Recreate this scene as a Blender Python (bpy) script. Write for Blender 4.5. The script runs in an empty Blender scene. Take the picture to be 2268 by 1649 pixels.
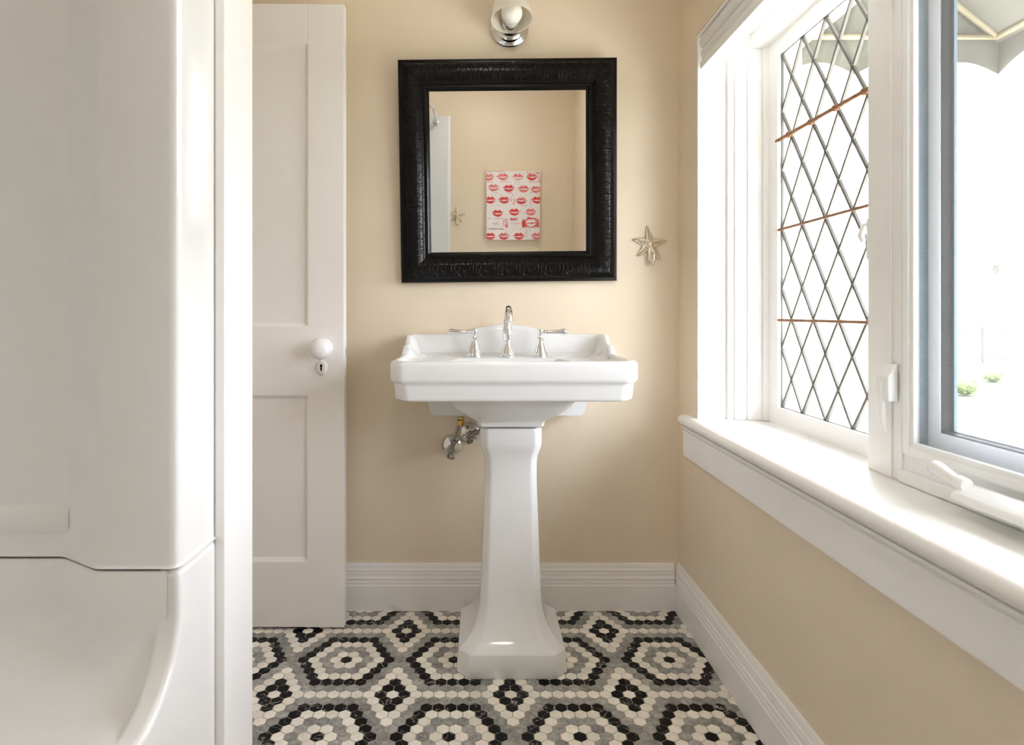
import bpy, bmesh, math, random
from mathutils import Vector, Matrix, Euler

random.seed(7)
R = math.radians
PI = math.pi
C = bpy.context.scene.collection
SC = bpy.context.scene

# ------------------------------------------------------------------ camera
F = 1365.0                      # focal length in pixels of a 2268 wide frame
CH = 1.03                       # lens height above the floor
cam = bpy.data.cameras.new('camera')
cam.sensor_fit = 'HORIZONTAL'
cam.sensor_width = 36.0
cam.lens = F / 2268.0 * 36.0
cam.shift_x = (1134.0 - 1058.0) / 2268.0
cam.shift_y = -(824.5 - 691.5) / 2268.0
cam.clip_start = 0.01
cam.dof.use_dof = True
cam.dof.focus_distance = 2.05
cam.dof.aperture_fstop = 4.0
camo = bpy.data.objects.new('camera', cam)
C.objects.link(camo)
camo.location = (0, 0, CH)
camo.rotation_euler = (R(90), 0, 0)
SC.camera = camo

# ------------------------------------------------------------------ light
SKY = 7.2
SUN = 12.0
FILL_LAMP = 7.5  # glow of the added ceiling fill
EXPOSURE = 1.32
w = bpy.data.worlds.new('overcast_sky')
SC.world = w
w.use_nodes = True
nt = w.node_tree
nt.nodes.clear()
_o = nt.nodes.new('ShaderNodeOutputWorld')
_b = nt.nodes.new('ShaderNodeBackground')
_b.inputs['Color'].default_value = (0.975, 0.975, 1.09, 1)
_b.inputs['Strength'].default_value = SKY
nt.links.new(_b.outputs[0], _o.inputs['Surface'])

sl = bpy.data.lights.new('sun', 'SUN')
sl.energy = SUN
sl.angle = R(3)
sl.color = (1.0, 0.96, 0.88)
so = bpy.data.objects.new('sun', sl)
C.objects.link(so)
so.rotation_euler = (0, R(24), R(8))
so.location = (4, 1, 6)


def portal(y0, y1, z0, z1, x):
    l = bpy.data.lights.new('window_portal', 'AREA')
    l.shape = 'RECTANGLE'
    l.size = z1 - z0
    l.size_y = y1 - y0
    l.cycles.is_portal = True
    o = bpy.data.objects.new('window_portal', l)
    C.objects.link(o)
    o.location = (x, (y0 + y1) / 2, (z0 + z1) / 2)
    o.rotation_euler = (0, R(90), 0)


portal(0.40, 1.97, 0.68, 1.92, 1.02)

vs = SC.view_settings
vs.view_transform = 'Standard'
vs.look = 'None'
vs.exposure = EXPOSURE
vs.gamma = 1.0
vs.use_curve_mapping = False
SC.cycles.max_bounces = 14
SC.cycles.diffuse_bounces = 8
SC.cycles.glossy_bounces = 8
SC.cycles.transparent_max_bounces = 16
SC.cycles.sample_clamp_indirect = 8.0
SC.cycles.use_denoising = True
SC.cycles.caustics_reflective = False
SC.cycles.caustics_refractive = False


# ------------------------------------------------------------------ helpers
def at(px, py, Y):
    return Vector(((px - 1058.0) / F * Y, Y, CH - (py - 691.5) / F * Y))


ROOTM = {}


class MB:
    def __init__(self):
        self.v, self.f, self.m = [], [], []

    def add(self, vs_, fs_, mat=0):
        b = len(self.v)
        self.v += [Vector(p) for p in vs_]
        for q in fs_:
            self.f.append([b + i for i in q])
            self.m.append(mat)

    def box(self, x0, x1, y0, y1, z0, z1, mat=0):
        self.add([(x0, y0, z0), (x1, y0, z0), (x1, y1, z0), (x0, y1, z0),
                  (x0, y0, z1), (x1, y0, z1), (x1, y1, z1), (x0, y1, z1)],
                 [(0, 3, 2, 1), (4, 5, 6, 7), (0, 1, 5, 4), (1, 2, 6, 5), (2, 3, 7, 6), (3, 0, 4, 7)], mat)

    def extrude(self, prof, axis, a, b, mat=0):
        n = len(prof)

        def P(t, p, q):
            return {'x': (t, p, q), 'y': (p, t, q), 'z': (p, q, t)}[axis]
        self.add([P(a, *p) for p in prof] + [P(b, *p) for p in prof],
                 [tuple(range(n))[::-1], tuple(range(n, 2 * n))] +
                 [(i, (i + 1) % n, n + (i + 1) % n, n + i) for i in range(n)], mat)

    def loft(self, rings, cap0=True, cap1=True, closed=True, mat=0):
        n = len(rings[0])
        vs_ = [p for r in rings for p in r]
        fs_ = []
        for k in range(len(rings) - 1):
            for i in range(n if closed else n - 1):
                j = (i + 1) % n
                fs_.append((k * n + i, k * n + j, (k + 1) * n + j, (k + 1) * n + i))
        if cap0:
            fs_.append(tuple(range(n))[::-1])
        if cap1:
            fs_.append(tuple(range((len(rings) - 1) * n, len(rings) * n)))
        self.add(vs_, fs_, mat)

    def lathe(self, prof, c=(0, 0, 0), axis=(0, 0, 1), n=32, mat=0, cap0=True, cap1=True):
        ax = Vector(axis).normalized()
        u = ax.orthogonal().normalized()
        w_ = ax.cross(u)
        c = Vector(c)
        rings = []
        for r, h in prof:
            r = max(r, 1e-5)
            rings.append([c + ax * h + (u * math.cos(2 * PI * i / n) + w_ * math.sin(2 * PI * i / n)) * r for i in range(n)])
        self.loft(rings, cap0, cap1, True, mat)

    def sphere(self, c, r, n=16, mat=0, axis=(0, 0, 1), squash=1.0):
        m_ = max(6, n // 2)
        self.lathe([(r * math.sin(PI * i / m_), -r * squash * math.cos(PI * i / m_)) for i in range(m_ + 1)], c, axis, n, mat)

    def tube(self, pts, r, n=8, mat=0, closed=False):
        pts = [Vector(p) for p in pts]
        N = len(pts)
        rs = r if isinstance(r, (list, tuple)) else [r] * N
        rings = []
        prev = None
        for i, p in enumerate(pts):
            if closed:
                t = pts[(i + 1) % N] - pts[i - 1]
            else:
                t = pts[min(i + 1, N - 1)] - pts[max(i - 1, 0)]
            t.normalize()
            if prev is None:
                u = t.orthogonal().normalized()
            else:
                u = (prev - t * prev.dot(t)).normalized()
            prev = u
            w_ = t.cross(u)
            rings.append([p + (u * math.cos(2 * PI * k / n) + w_ * math.sin(2 * PI * k / n)) * rs[i] for k in range(n)])
        if closed:
            rings.append(rings[0])
        self.loft(rings, not closed, not closed, True, mat)

    def bar(self, a, b, wx, wy, up=(0, 0, 1), mat=0):
        a, b = Vector(a), Vector(b)
        t = (b - a).normalized()
        u = t.cross(Vector(up)).normalized()
        if u.length < .5:
            u = t.orthogonal().normalized()
        v_ = u.cross(t)
        rings = [[p + u * wx / 2 * sx + v_ * wy / 2 * sy for sx, sy in ((-1, -1), (1, -1), (1, 1), (-1, 1))] for p in (a, b)]
        self.loft(rings, mat=mat)

    def build(self, name, mats, parent=None, smooth=40, bevel=None, seg=2, local=False, solid=None, sub=0):
        me = bpy.data.meshes.new(name)
        vv = self.v
        if parent is not None and not local:
            inv = ROOTM[parent].inverted()
            vv = [inv @ p for p in vv]
        me.from_pydata([tuple(p) for p in vv], [], self.f)
        mats = mats if isinstance(mats, (list, tuple)) else [mats]
        for m_ in mats:
            me.materials.append(m_)
        for p, k in zip(me.polygons, self.m):
            p.material_index = k
        bm = bmesh.new()
        bm.from_mesh(me)
        bmesh.ops.remove_doubles(bm, verts=bm.verts, dist=1e-6)
        bmesh.ops.recalc_face_normals(bm, faces=bm.faces)
        bm.to_mesh(me)
        bm.free()
        if smooth:
            for p in me.polygons:
                p.use_smooth = True
            me.set_sharp_from_angle(angle=R(smooth))
        o = bpy.data.objects.new(name, me)
        C.objects.link(o)
        if parent is not None:
            o.parent = parent
            ROOTM[o] = ROOTM[parent]
        else:
            ROOTM[o] = Matrix.Identity(4)
        if solid:
            s_ = o.modifiers.new('thickness', 'SOLIDIFY')
            s_.thickness = solid
            s_.offset = 0
        if bevel:
            b_ = o.modifiers.new('edges', 'BEVEL')
            b_.width = bevel
            b_.segments = seg
            b_.limit_method = 'ANGLE'
            b_.angle_limit = R(35)
        if sub:
            s_ = o.modifiers.new('smoothing', 'SUBSURF')
            s_.levels = s_.render_levels = sub
        return o


def tag(o, label=None, cat=None, group=None, kind=None):
    if label:
        o['label'] = label
    if cat:
        o['category'] = cat
    if group:
        o['group'] = group
    if kind:
        o['kind'] = kind
    return o


def thing(name, label, cat, loc=(0, 0, 0), rot=(0, 0, 0), group=None, kind=None):
    o = bpy.data.objects.new(name, None)
    o.empty_display_size = 0.05
    C.objects.link(o)
    o.location = loc
    o.rotation_euler = rot
    ROOTM[o] = Matrix.Translation(Vector(loc)) @ Euler(rot).to_matrix().to_4x4()
    return tag(o, label, cat, group, kind)


# ------------------------------------------------------------------ materials
def mat(name, col, rough=0.5, metal=0.0, spec=0.5, noise=0.0, nscale=8.0, bump=0.0, bscale=60.0, coat=0.0):
    m = bpy.data.materials.new(name)
    m.use_nodes = True
    t = m.node_tree
    p = t.nodes['Principled BSDF']
    p.inputs['Base Color'].default_value = (*col, 1)
    p.inputs['Roughness'].default_value = rough
    p.inputs['Metallic'].default_value = metal
    p.inputs['Specular IOR Level'].default_value = spec
    p.inputs['Coat Weight'].default_value = coat
    tc = t.nodes.new('ShaderNodeTexCoord')
    if noise:
        n = t.nodes.new('ShaderNodeTexNoise')
        n.inputs['Scale'].default_value = nscale
        n.inputs['Detail'].default_value = 5
        t.links.new(tc.outputs['Object'], n.inputs['Vector'])
        r = t.nodes.new('ShaderNodeValToRGB')
        r.color_ramp.elements[0].position = 0.3
        r.color_ramp.elements[1].position = 0.7
        r.color_ramp.elements[0].color = (*[c * (1 - noise) for c in col], 1)
        r.color_ramp.elements[1].color = (*[min(1, c * (1 + noise)) for c in col], 1)
        t.links.new(n.outputs['Fac'], r.inputs['Fac'])
        t.links.new(r.outputs['Color'], p.inputs['Base Color'])
    if bump:
        n2 = t.nodes.new('ShaderNodeTexNoise')
        n2.inputs['Scale'].default_value = bscale
        n2.inputs['Detail'].default_value = 3
        t.links.new(tc.outputs['Object'], n2.inputs['Vector'])
        b = t.nodes.new('ShaderNodeBump')
        b.inputs['Strength'].default_value = bump
        b.inputs['Distance'].default_value = 0.002
        t.links.new(n2.outputs['Fac'], b.inputs['Height'])
        t.links.new(b.outputs['Normal'], p.inputs['Normal'])
    return m


M = {}
M['wall'] = mat('wall_paint', (0.79, 0.68, 0.53), 0.42, spec=0.5, noise=0.02, nscale=3, bump=0.12, bscale=40)
M['ceiling'] = mat('ceiling_paint', (0.82, 0.79, 0.73), 0.7, bump=0.05)
M['trim'] = mat('white_gloss_paint', (0.88, 0.87, 0.855), 0.35, noise=0.015, nscale=6, bump=0.10, bscale=25)
M['door'] = mat('door_paint', (0.865, 0.85, 0.83), 0.42, noise=0.015, nscale=4, bump=0.12, bscale=30)
M['sill'] = mat('sill_paint', (0.84, 0.83, 0.80), 0.3, noise=0.02, nscale=9, bump=0.2, bscale=18)
M['ceramic'] = mat('white_vitreous_china', (0.80, 0.81, 0.81), 0.07, spec=0.5)
M['acrylic'] = mat('tub_acrylic', (0.80, 0.795, 0.775), 0.16, spec=0.5)
M['chrome'] = mat('polished_chrome', (0.86, 0.87, 0.88), 0.06, metal=1.0)
M['darkmetal'] = mat('dull_nickel', (0.33, 0.31, 0.28), 0.3, metal=1.0)
M['brass'] = mat('brass', (0.52, 0.33, 0.10), 0.3, metal=1.0)
M['nickel'] = mat('champagne_metal', (0.80, 0.73, 0.60), 0.24, metal=1.0, bump=0.3, bscale=400)
M['black'] = mat('black_lacquer', (0.004, 0.0036, 0.0034), 0.2, spec=0.22)
M['keyhole'] = mat('keyhole_black', (0.004, 0.004, 0.004), 0.9)
M['knob'] = mat('knob_porcelain', (0.86, 0.85, 0.84), 0.22)
M['lead'] = mat('lead_came', (0.16, 0.155, 0.14), 0.55, metal=0.3, bump=0.4, bscale=200)
M['copper'] = mat('rusted_saddle_bar', (0.27, 0.13, 0.06), 0.55, metal=0.4, noise=0.25, nscale=60)
M['vinyl'] = mat('white_vinyl', (0.90, 0.91, 0.91), 0.38)
M['vinylside'] = mat('grey_vinyl_track', (0.14, 0.20, 0.24), 0.5, spec=.2)
M['gasket'] = mat('dark_gasket', (0.012, 0.014, 0.015), 0.6, spec=.2)
M['blind'] = mat('blind_fabric', (0.82, 0.82, 0.81), 0.7, bump=0.1)
M['lamp_plastic'] = mat('white_bulb_glass', (0.93, 0.91, 0.86), 0.35)
M['bulbbase'] = mat('bulb_collar', (0.70, 0.68, 0.62), 0.35)
M['canvas'] = mat('painted_canvas', (0.87, 0.83, 0.82), 0.7, noise=0.03, nscale=14, bump=0.1, bscale=300)
M['pinkwash'] = mat('pink_paint', (0.82, 0.50, 0.50), 0.7, noise=0.25, nscale=50)
M['red'] = mat('red_paint', (0.72, 0.055, 0.06), 0.6, noise=0.35, nscale=70)
M['coral'] = mat('coral_paint', (0.75, 0.20, 0.21), 0.6, noise=0.35, nscale=80)
M['dot'] = mat('maroon_spatter', (0.13, 0.03, 0.04), 0.6)
M['bush'] = mat('bush_leaves', (0.10, 0.14, 0.04), 0.7, noise=0.3, nscale=9)
M['pale_leaf'] = mat('pale_spring_leaves', (0.30, 0.31, 0.22), 0.7, noise=0.2, nscale=9)
M['bark'] = mat('tree_bark', (0.20, 0.19, 0.18), 0.9, noise=0.3, nscale=9)
M['fence'] = mat('fence_paint', (0.10, 0.11, 0.11), 0.7)
M['lawn'] = mat('lawn_grass', (0.05, 0.058, 0.025), 0.9, noise=0.45, nscale=0.5)
M['bounce_paving'] = mat('pale_bounce_paving', (0.62, 0.60, 0.56), 0.9, noise=0.06, nscale=4)  # pale so the added ground strip throws sunlight up through the windows
M['steel'] = mat('awning_frame_metal', (0.22, 0.195, 0.12), 0.6)
M['fill_glow'] = mat('fill_dome_glow', (0.85, 0.82, 0.75), 0.4)  # emissive dome of the added lamp that brightens the room
_p = M['fill_glow'].node_tree.nodes['Principled BSDF']
_p.inputs['Emission Color'].default_value = (1.0, 0.965, 0.92, 1)
_p.inputs['Emission Strength'].default_value = FILL_LAMP
M['exterior'] = mat('exterior_stucco', (0.55, 0.53, 0.5), 0.9)


def mat_translucent(name, col, tcol, mix=0.4, rough=0.6, noise=0.0, nscale=5):
    m = mat(name, col, rough, noise=noise, nscale=nscale)
    t = m.node_tree
    p = t.nodes['Principled BSDF']
    out = t.nodes['Material Output']
    tr = t.nodes.new('ShaderNodeBsdfTranslucent')
    tr.inputs['Color'].default_value = (*tcol, 1)
    mx = t.nodes.new('ShaderNodeMixShader')
    mx.inputs['Fac'].default_value = mix
    t.links.new(p.outputs[0], mx.inputs[1])
    t.links.new(tr.outputs[0], mx.inputs[2])
    t.links.new(mx.outputs[0], out.inputs['Surface'])
    return m


M['awning'] = mat_translucent('awning_canvas', (0.15, 0.15, 0.125), (0.17, 0.17, 0.135), 0.30, 0.8, 0.12, 6)
M['curtain'] = mat_translucent('shower_curtain_cloth', (0.83, 0.84, 0.85), (0.8, 0.82, 0.82), 0.35, 0.7)
M['opal'] = mat_translucent('opal_glass', (0.93, 0.91, 0.85), (0.93, 0.90, 0.82), 0.4, 0.25)


def mat_pane(name, refl=0.05, tint=(1, 1, 1)):
    m = bpy.data.materials.new(name)
    m.use_nodes = True
    t = m.node_tree
    t.nodes.remove(t.nodes['Principled BSDF'])
    out = t.nodes['Material Output']
    tr = t.nodes.new('ShaderNodeBsdfTransparent')
    tr.inputs['Color'].default_value = (*tint, 1)
    gl = t.nodes.new('ShaderNodeBsdfGlossy')
    gl.inputs['Roughness'].default_value = 0.02
    lw = t.nodes.new('ShaderNodeLayerWeight')
    lw.inputs['Blend'].default_value = 0.5
    pw = t.nodes.new('ShaderNodeMath')
    pw.operation = 'POWER'
    pw.inputs[1].default_value = 4.0
    t.links.new(lw.outputs['Facing'], pw.inputs[0])
    mr_ = t.nodes.new('ShaderNodeMapRange')
    mr_.inputs['To Min'].default_value = refl * .6
    mr_.inputs['To Max'].default_value = 0.6
    t.links.new(pw.outputs[0], mr_.inputs['Value'])
    mx = t.nodes.new('ShaderNodeMixShader')
    t.links.new(mr_.outputs[0], mx.inputs['Fac'])
    t.links.new(tr.outputs[0], mx.inputs[1])
    t.links.new(gl.outputs[0], mx.inputs[2])
    t.links.new(mx.outputs[0], out.inputs['Surface'])
    return m


M['pane'] = mat_pane('window_glass', tint=(0.97, 0.99, 0.98))


def mat_screen(name):
    m = bpy.data.materials.new(name)
    m.use_nodes = True
    t = m.node_tree
    p = t.nodes['Principled BSDF']
    p.inputs['Base Color'].default_value = (0.48, 0.50, 0.53, 1)
    p.inputs['Roughness'].default_value = 0.6
    out = t.nodes['Material Output']
    tr = t.nodes.new('ShaderNodeBsdfTransparent')
    tc = t.nodes.new('ShaderNodeTexCoord')
    wv = t.nodes.new('ShaderNodeTexWave')
    wv.wave_type = 'BANDS'
    wv.bands_direction = 'Z'
    wv.inputs['Scale'].default_value = 120
    t.links.new(tc.outputs['Object'], wv.inputs['Vector'])
    mp = t.nodes.new('ShaderNodeMapRange')
    mp.inputs['To Min'].default_value = 0.34
    mp.inputs['To Max'].default_value = 0.46
    t.links.new(wv.outputs['Fac'], mp.inputs['Value'])
    mx = t.nodes.new('ShaderNodeMixShader')
    t.links.new(mp.outputs[0], mx.inputs['Fac'])
    t.links.new(tr.outputs[0], mx.inputs[1])
    t.links.new(p.outputs[0], mx.inputs[2])
    t.links.new(mx.outputs[0], out.inputs['Surface'])
    return m


M['screen'] = mat_screen('insect_mesh')
M['mirror'] = mat('mirror_silver', (0.95, 0.955, 0.95), 0.0, metal=1.0)


def mat_tile(name, col, vein, vamt, vw, rough=0.35, var=0.08, mott=0.15, spec=0.3):
    """honed stone mosaic: per-tile tone from the face attribute rnd, fine veins from noise"""
    m = bpy.data.materials.new(name)
    m.use_nodes = True
    t = m.node_tree
    p = t.nodes['Principled BSDF']
    p.inputs['Roughness'].default_value = rough
    p.inputs['Specular IOR Level'].default_value = spec
    a = t.nodes.new('ShaderNodeAttribute')
    a.attribute_name = 'rnd'
    tc = t.nodes.new('ShaderNodeTexCoord')
    sc_ = t.nodes.new('ShaderNodeVectorMath')
    sc_.operation = 'SCALE'
    sc_.inputs[0].default_value = (13.1, 7.7, 29.3)
    t.links.new(a.outputs['Fac'], sc_.inputs['Scale'])
    ad = t.nodes.new('ShaderNodeVectorMath')
    ad.operation = 'ADD'
    t.links.new(tc.outputs['Object'], ad.inputs[0])
    t.links.new(sc_.outputs[0], ad.inputs[1])
    n = t.nodes.new('ShaderNodeTexNoise')
    n.inputs['Scale'].default_value = 26
    n.inputs['Detail'].default_value = 4
    n.inputs['Distortion'].default_value = 0.7
    t.links.new(ad.outputs[0], n.inputs['Vector'])
    s1 = t.nodes.new('ShaderNodeMath')
    s1.operation = 'SUBTRACT'
    s1.inputs[1].default_value = 0.5
    t.links.new(n.outputs['Fac'], s1.inputs[0])
    s2 = t.nodes.new('ShaderNodeMath')
    s2.operation = 'ABSOLUTE'
    t.links.new(s1.outputs[0], s2.inputs[0])
    mr = t.nodes.new('ShaderNodeMapRange')
    mr.inputs['From Min'].default_value = 0.0
    mr.inputs['From Max'].default_value = vw
    mr.inputs['To Min'].default_value = vamt
    mr.inputs['To Max'].default_value = 0.0
    t.links.new(s2.outputs[0], mr.inputs['Value'])
    # only some places carry veins
    n2 = t.nodes.new('ShaderNodeTexNoise')
    n2.inputs['Scale'].default_value = 30
    t.links.new(ad.outputs[0], n2.inputs['Vector'])
    r2 = t.nodes.new('ShaderNodeMapRange')
    r2.inputs['From Min'].default_value = 0.45
    r2.inputs['From Max'].default_value = 0.6
    t.links.new(n2.outputs['Fac'], r2.inputs['Value'])
    mu = t.nodes.new('ShaderNodeMath')
    mu.operation = 'MULTIPLY'
    t.links.new(mr.outputs[0], mu.inputs[0])
    t.links.new(r2.outputs[0], mu.inputs[1])
    # tone
    tone = t.nodes.new('ShaderNodeMapRange')
    tone.inputs['To Min'].default_value = 1 - var
    tone.inputs['To Max'].default_value = 1 + var
    t.links.new(a.outputs['Fac'], tone.inputs['Value'])
    tn = t.nodes.new('ShaderNodeVectorMath')
    tn.operation = 'SCALE'
    tn.inputs[0].default_value = col
    t.links.new(tone.outputs[0], tn.inputs['Scale'])
    cl = t.nodes.new('ShaderNodeTexNoise')
    cl.inputs['Scale'].default_value = 70
    t.links.new(ad.outputs[0], cl.inputs['Vector'])
    cr = t.nodes.new('ShaderNodeMapRange')
    cr.inputs['From Min'].default_value = 0.3
    cr.inputs['From Max'].default_value = 0.7
    cr.inputs['To Min'].default_value = 1 - mott
    cr.inputs['To Max'].default_value = 1 + mott
    t.links.new(cl.outputs['Fac'], cr.inputs['Value'])
    tn2 = t.nodes.new('ShaderNodeVectorMath')
    tn2.operation = 'SCALE'
    t.links.new(tn.outputs[0], tn2.inputs[0])
    t.links.new(cr.outputs[0], tn2.inputs['Scale'])
    mx = t.nodes.new('ShaderNodeMix')
    mx.data_type = 'RGBA'
    t.links.new(mu.outputs[0], mx.inputs['Factor'])
    t.links.new(tn2.outputs[0], mx.inputs['A'])
    mx.inputs['B'].default_value = (*vein, 1)
    t.links.new(mx.outputs['Result'], p.inputs['Base Color'])
    return m


M['tile_white'] = mat_tile('white_marble_tile', (0.87, 0.83, 0.755), (0.55, 0.48, 0.38), 0.45, 0.010, 0.4, 0.10, 0.05)
M['tile_grey'] = mat_tile('grey_marble_tile', (0.32, 0.315, 0.30), (0.48, 0.47, 0.45), 0.6, 0.05, 0.45, 0.25, 0.32)
M['tile_black'] = mat_tile('black_marble_tile', (0.006, 0.006, 0.006), (0.62, 0.60, 0.56), 1.0, 0.013, 0.3, 0.3, 0.1, 0.12)
M['grout'] = mat('grout', (0.36, 0.33, 0.28), 0.9, noise=0.1, nscale=30)

# ------------------------------------------------------------------ room shell
WB = 2.145          # back wall face
WR = 0.70           # window wall face
WL = -1.25          # wall behind the tub
WF = -0.33          # wall behind the camera
CZ = 2.45
OY0, OY1 = 0.42, 1.972      # window opening
OZ0, OZ1 = 0.655, 1.915
EX = 1.02           # outside face of the window wall

b = MB(); b.box(WL - .12, EX, WB, WB + .12, -.05, CZ + .05)
tag(b.build('wall_back', M['wall'], smooth=None), 'cream painted back wall behind the pedestal sink', 'wall', kind='structure')
b = MB(); b.box(WL - .12, WL, WF - .12, WB, -.05, CZ + .05)
tag(b.build('wall_left', M['wall'], smooth=None), 'cream wall along the far side of the bathtub', 'wall', kind='structure')
b = MB(); b.box(WL, EX, WF - .12, WF, -.05, CZ + .05)
tag(b.build('wall_front', M['wall'], smooth=None), 'cream wall with the lips canvas, seen in the mirror', 'wall', kind='structure')
b = MB()
b.box(WR, EX, WF, WB, -.05, OZ0)
b.box(WR, EX, WF, WB, OZ1, CZ + .05)
b.box(WR, EX, OY1, WB, OZ0, OZ1)
b.box(WR, EX, WF, OY0, OZ0, OZ1)
tag(b.build('wall_right', M['wall'], smooth=None), 'cream wall on the right that holds the windows', 'wall', kind='structure')
b = MB(); b.box(WL, -.486, 1.1375, 1.332, 0, CZ)
tag(b.build('wall_partition', M['trim'], smooth=None, bevel=.003), 'white end of the stub wall between tub and door', 'wall', kind='structure')
b = MB(); b.box(WL - .12, EX, WF - .12, WB + .12, CZ, CZ + .1)
tag(b.build('ceiling', M['ceiling'], smooth=None), 'off white ceiling of the bathroom', 'ceiling', kind='structure')

# floor: hexagon mosaic ------------------------------------------------
TP = 0.03196
ROW = TP * math.sqrt(3) / 2
TX0, TY0 = 0.0895, 1.6639


def tile_kind(j, x):
    """j row (0 = diamond centre row, period 12), x in tile pitches from the diamond centre (period 10): 0 white 1 grey 2 black"""
    j = j % 12
    if j > 6:
        j = 12 - j
    x = (x + 5) % 10 - 5
    d = abs(x)                       # from the diamond centre column
    e = abs((x + 10) % 10 - 5)       # from the rosette centre column
    if j == 0:
        return 2 if abs(d - 1) < .1 else 0
    if j == 1:
        return 2 if d < .6 else (0 if d < 1.6 else 1)
    if j == 2:
        if d < .1: return 2
        if d < 1.1: return 0
        if d < 2.1: return 1
        return 2
    if j == 3:
        if d < .6: return 0
        if d < 1.6: return 1
        if d < 2.6: return 2
        return 0
    if j == 4:
        if d < .1: return 0
        if d < 1.1: return 1
        if d < 2.1: return 2
        return 0 if e > 1.9 else 1
    if j == 5:
        if d < .6: return 1
        if d < 1.6: return 2
        if e > 2.4: return 0
        if e > 1.4: return 1
        return 0
    if e < .1: return 2
    if e < 1.1: return 0
    if e < 2.1: return 1
    if e < 3.1: return 0
    if e < 4.1: return 2
    return 1


b = MB()
b.box(WL, WR, WF, WB, -.05, -.0012, 3)
kinds_rnd = [random.random() for _ in range(6)]
hr = (TP - 0.0022) / math.sqrt(3)
j0, j1 = int((WF - TY0) / ROW) - 1, int((WB - TY0) / ROW) + 1
for j in range(j0, j1 + 1):
    y = TY0 + j * ROW
    off = 0.5 if j % 2 else 0.0
    for i in range(-45, 22):
        x = TX0 + (i + off) * TP
        if x < WL + .02 or x > WR - .004 or y < WF + .02 or y > WB - .004:
            continue
        if x < -.56 and y < 1.12:
            continue
        k = tile_kind(j, i + off)
        r_ = random.random()
        top = [(x + hr * math.cos(R(90 + 60 * q)), y + hr * math.sin(R(90 + 60 * q)), 0) for q in range(6)]
        top2 = [(x + (hr - .0007) * math.cos(R(90 + 60 * q)), y + (hr - .0007) * math.sin(R(90 + 60 * q)), 0) for q in range(6)]
        top = [(p[0], p[1], -.0006) for p in top]
        bot = [(p[0], p[1], -.0012) for p in top]
        b.add(bot + top + top2,
              [(12, 13, 14, 15, 16, 17)] +
              [(q, (q + 1) % 6, 6 + (q + 1) % 6, 6 + q) for q in range(6)] +
              [(6 + q, 6 + (q + 1) % 6, 12 + (q + 1) % 6, 12 + q) for q in range(6)], k)
        kinds_rnd += [r_] * 13
me = bpy.data.meshes.new('floor')
me.from_pydata([tuple(p) for p in b.v], [], b.f)
for m_ in (M['tile_white'], M['tile_grey'], M['tile_black'], M['grout']):
    me.materials.append(m_)
me.polygons.foreach_set('material_index', b.m)
at_ = me.attributes.new('rnd', 'FLOAT', 'FACE')
at_.data.foreach_set('value', kinds_rnd)
fl = bpy.data.objects.new('floor', me)
C.objects.link(fl)
tag(fl, 'black, white and grey hexagon mosaic tile floor', 'floor', kind='structure')

# baseboards -----------------------------------------------------------
BBP = [(0, 0), (.019, 0), (.019, .086), (.0165, .090), (.0165, .099), (.013, .102), (.016, .106), (.016, .113), (.0125, .116),
       (.012, .128), (.0095, .131), (.0125, .134), (.0125, .139), (.0085, .143), (.0075, .153), (.004, .160), (0, .160)]
b = MB(); b.extrude([(WB - t, z) for t, z in BBP], 'x', WL + .02, WR - .019)
tag(b.build('baseboard_back', M['trim'], smooth=30), 'white moulded baseboard along the back wall', 'baseboard', kind='structure')
b = MB(); b.extrude([(WR - t, z) for t, z in BBP], 'y', WF + .02, WB)
tag(b.build('baseboard_right', M['trim'], smooth=30), 'white moulded baseboard under the windows', 'baseboard', kind='structure')
b = MB(); b.extrude([(WF + t, z) for t, z in BBP], 'x', -.46, WR - .019)
tag(b.build('baseboard_front', M['trim'], smooth=30), 'white baseboard along the wall with the canvas', 'baseboard', kind='structure')

# trim strip on the stub wall (bath surround edge moulding)
b = MB(); b.box(-.486, -.467, 1.1375, 1.168, .0, 2.42)
tag(b.build('trim_1', M['trim'], smooth=None, bevel=.002), 'narrow white vertical strip beside the tub flange', 'trim', kind='structure')

# ------------------------------------------------------------------ window sill, lining
ss = thing('trim_2', 'thick white painted window sill with rounded nose and apron', 'window sill', (WR, 1.0, .555), kind='structure')
SY0, SY1 = WF, 2.048
b = MB()
nose = [(.93, .656), (.93, .690), (.690, .692)]
for k in range(9):
    a = R(90 + 180 * k / 8)
    nose.append((.683 + .019 * math.cos(a), .6745 + .0175 * math.sin(a)))
nose.append((.70, .656))
b.extrude([p for p in nose], 'y', OY0 + .002, OY1 - .002)
nose2 = [(.6995, .656), (.6995, .692)] + nose[2:-1]
b.extrude(nose2, 'y', OY1 - .002, SY1)
b.extrude(nose2, 'y', SY0, OY0 + .002)
b.build('sill_board', M['sill'], ss, smooth=50)
b = MB()
b.extrude([(.6995, .6555), (.6995, .637), (.686, .637), (.684, .640), (.680, .642), (.677, .647), (.675, .650), (.675, .6555)], 'y', SY0, 2.044)
b.build('cove_moulding', M['trim'], ss, smooth=40)
b = MB()
b.box(.684, .6995, SY0, 2.052, .555, .637)
b.build('apron', M['trim'], ss, smooth=None, bevel=.0015)

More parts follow.
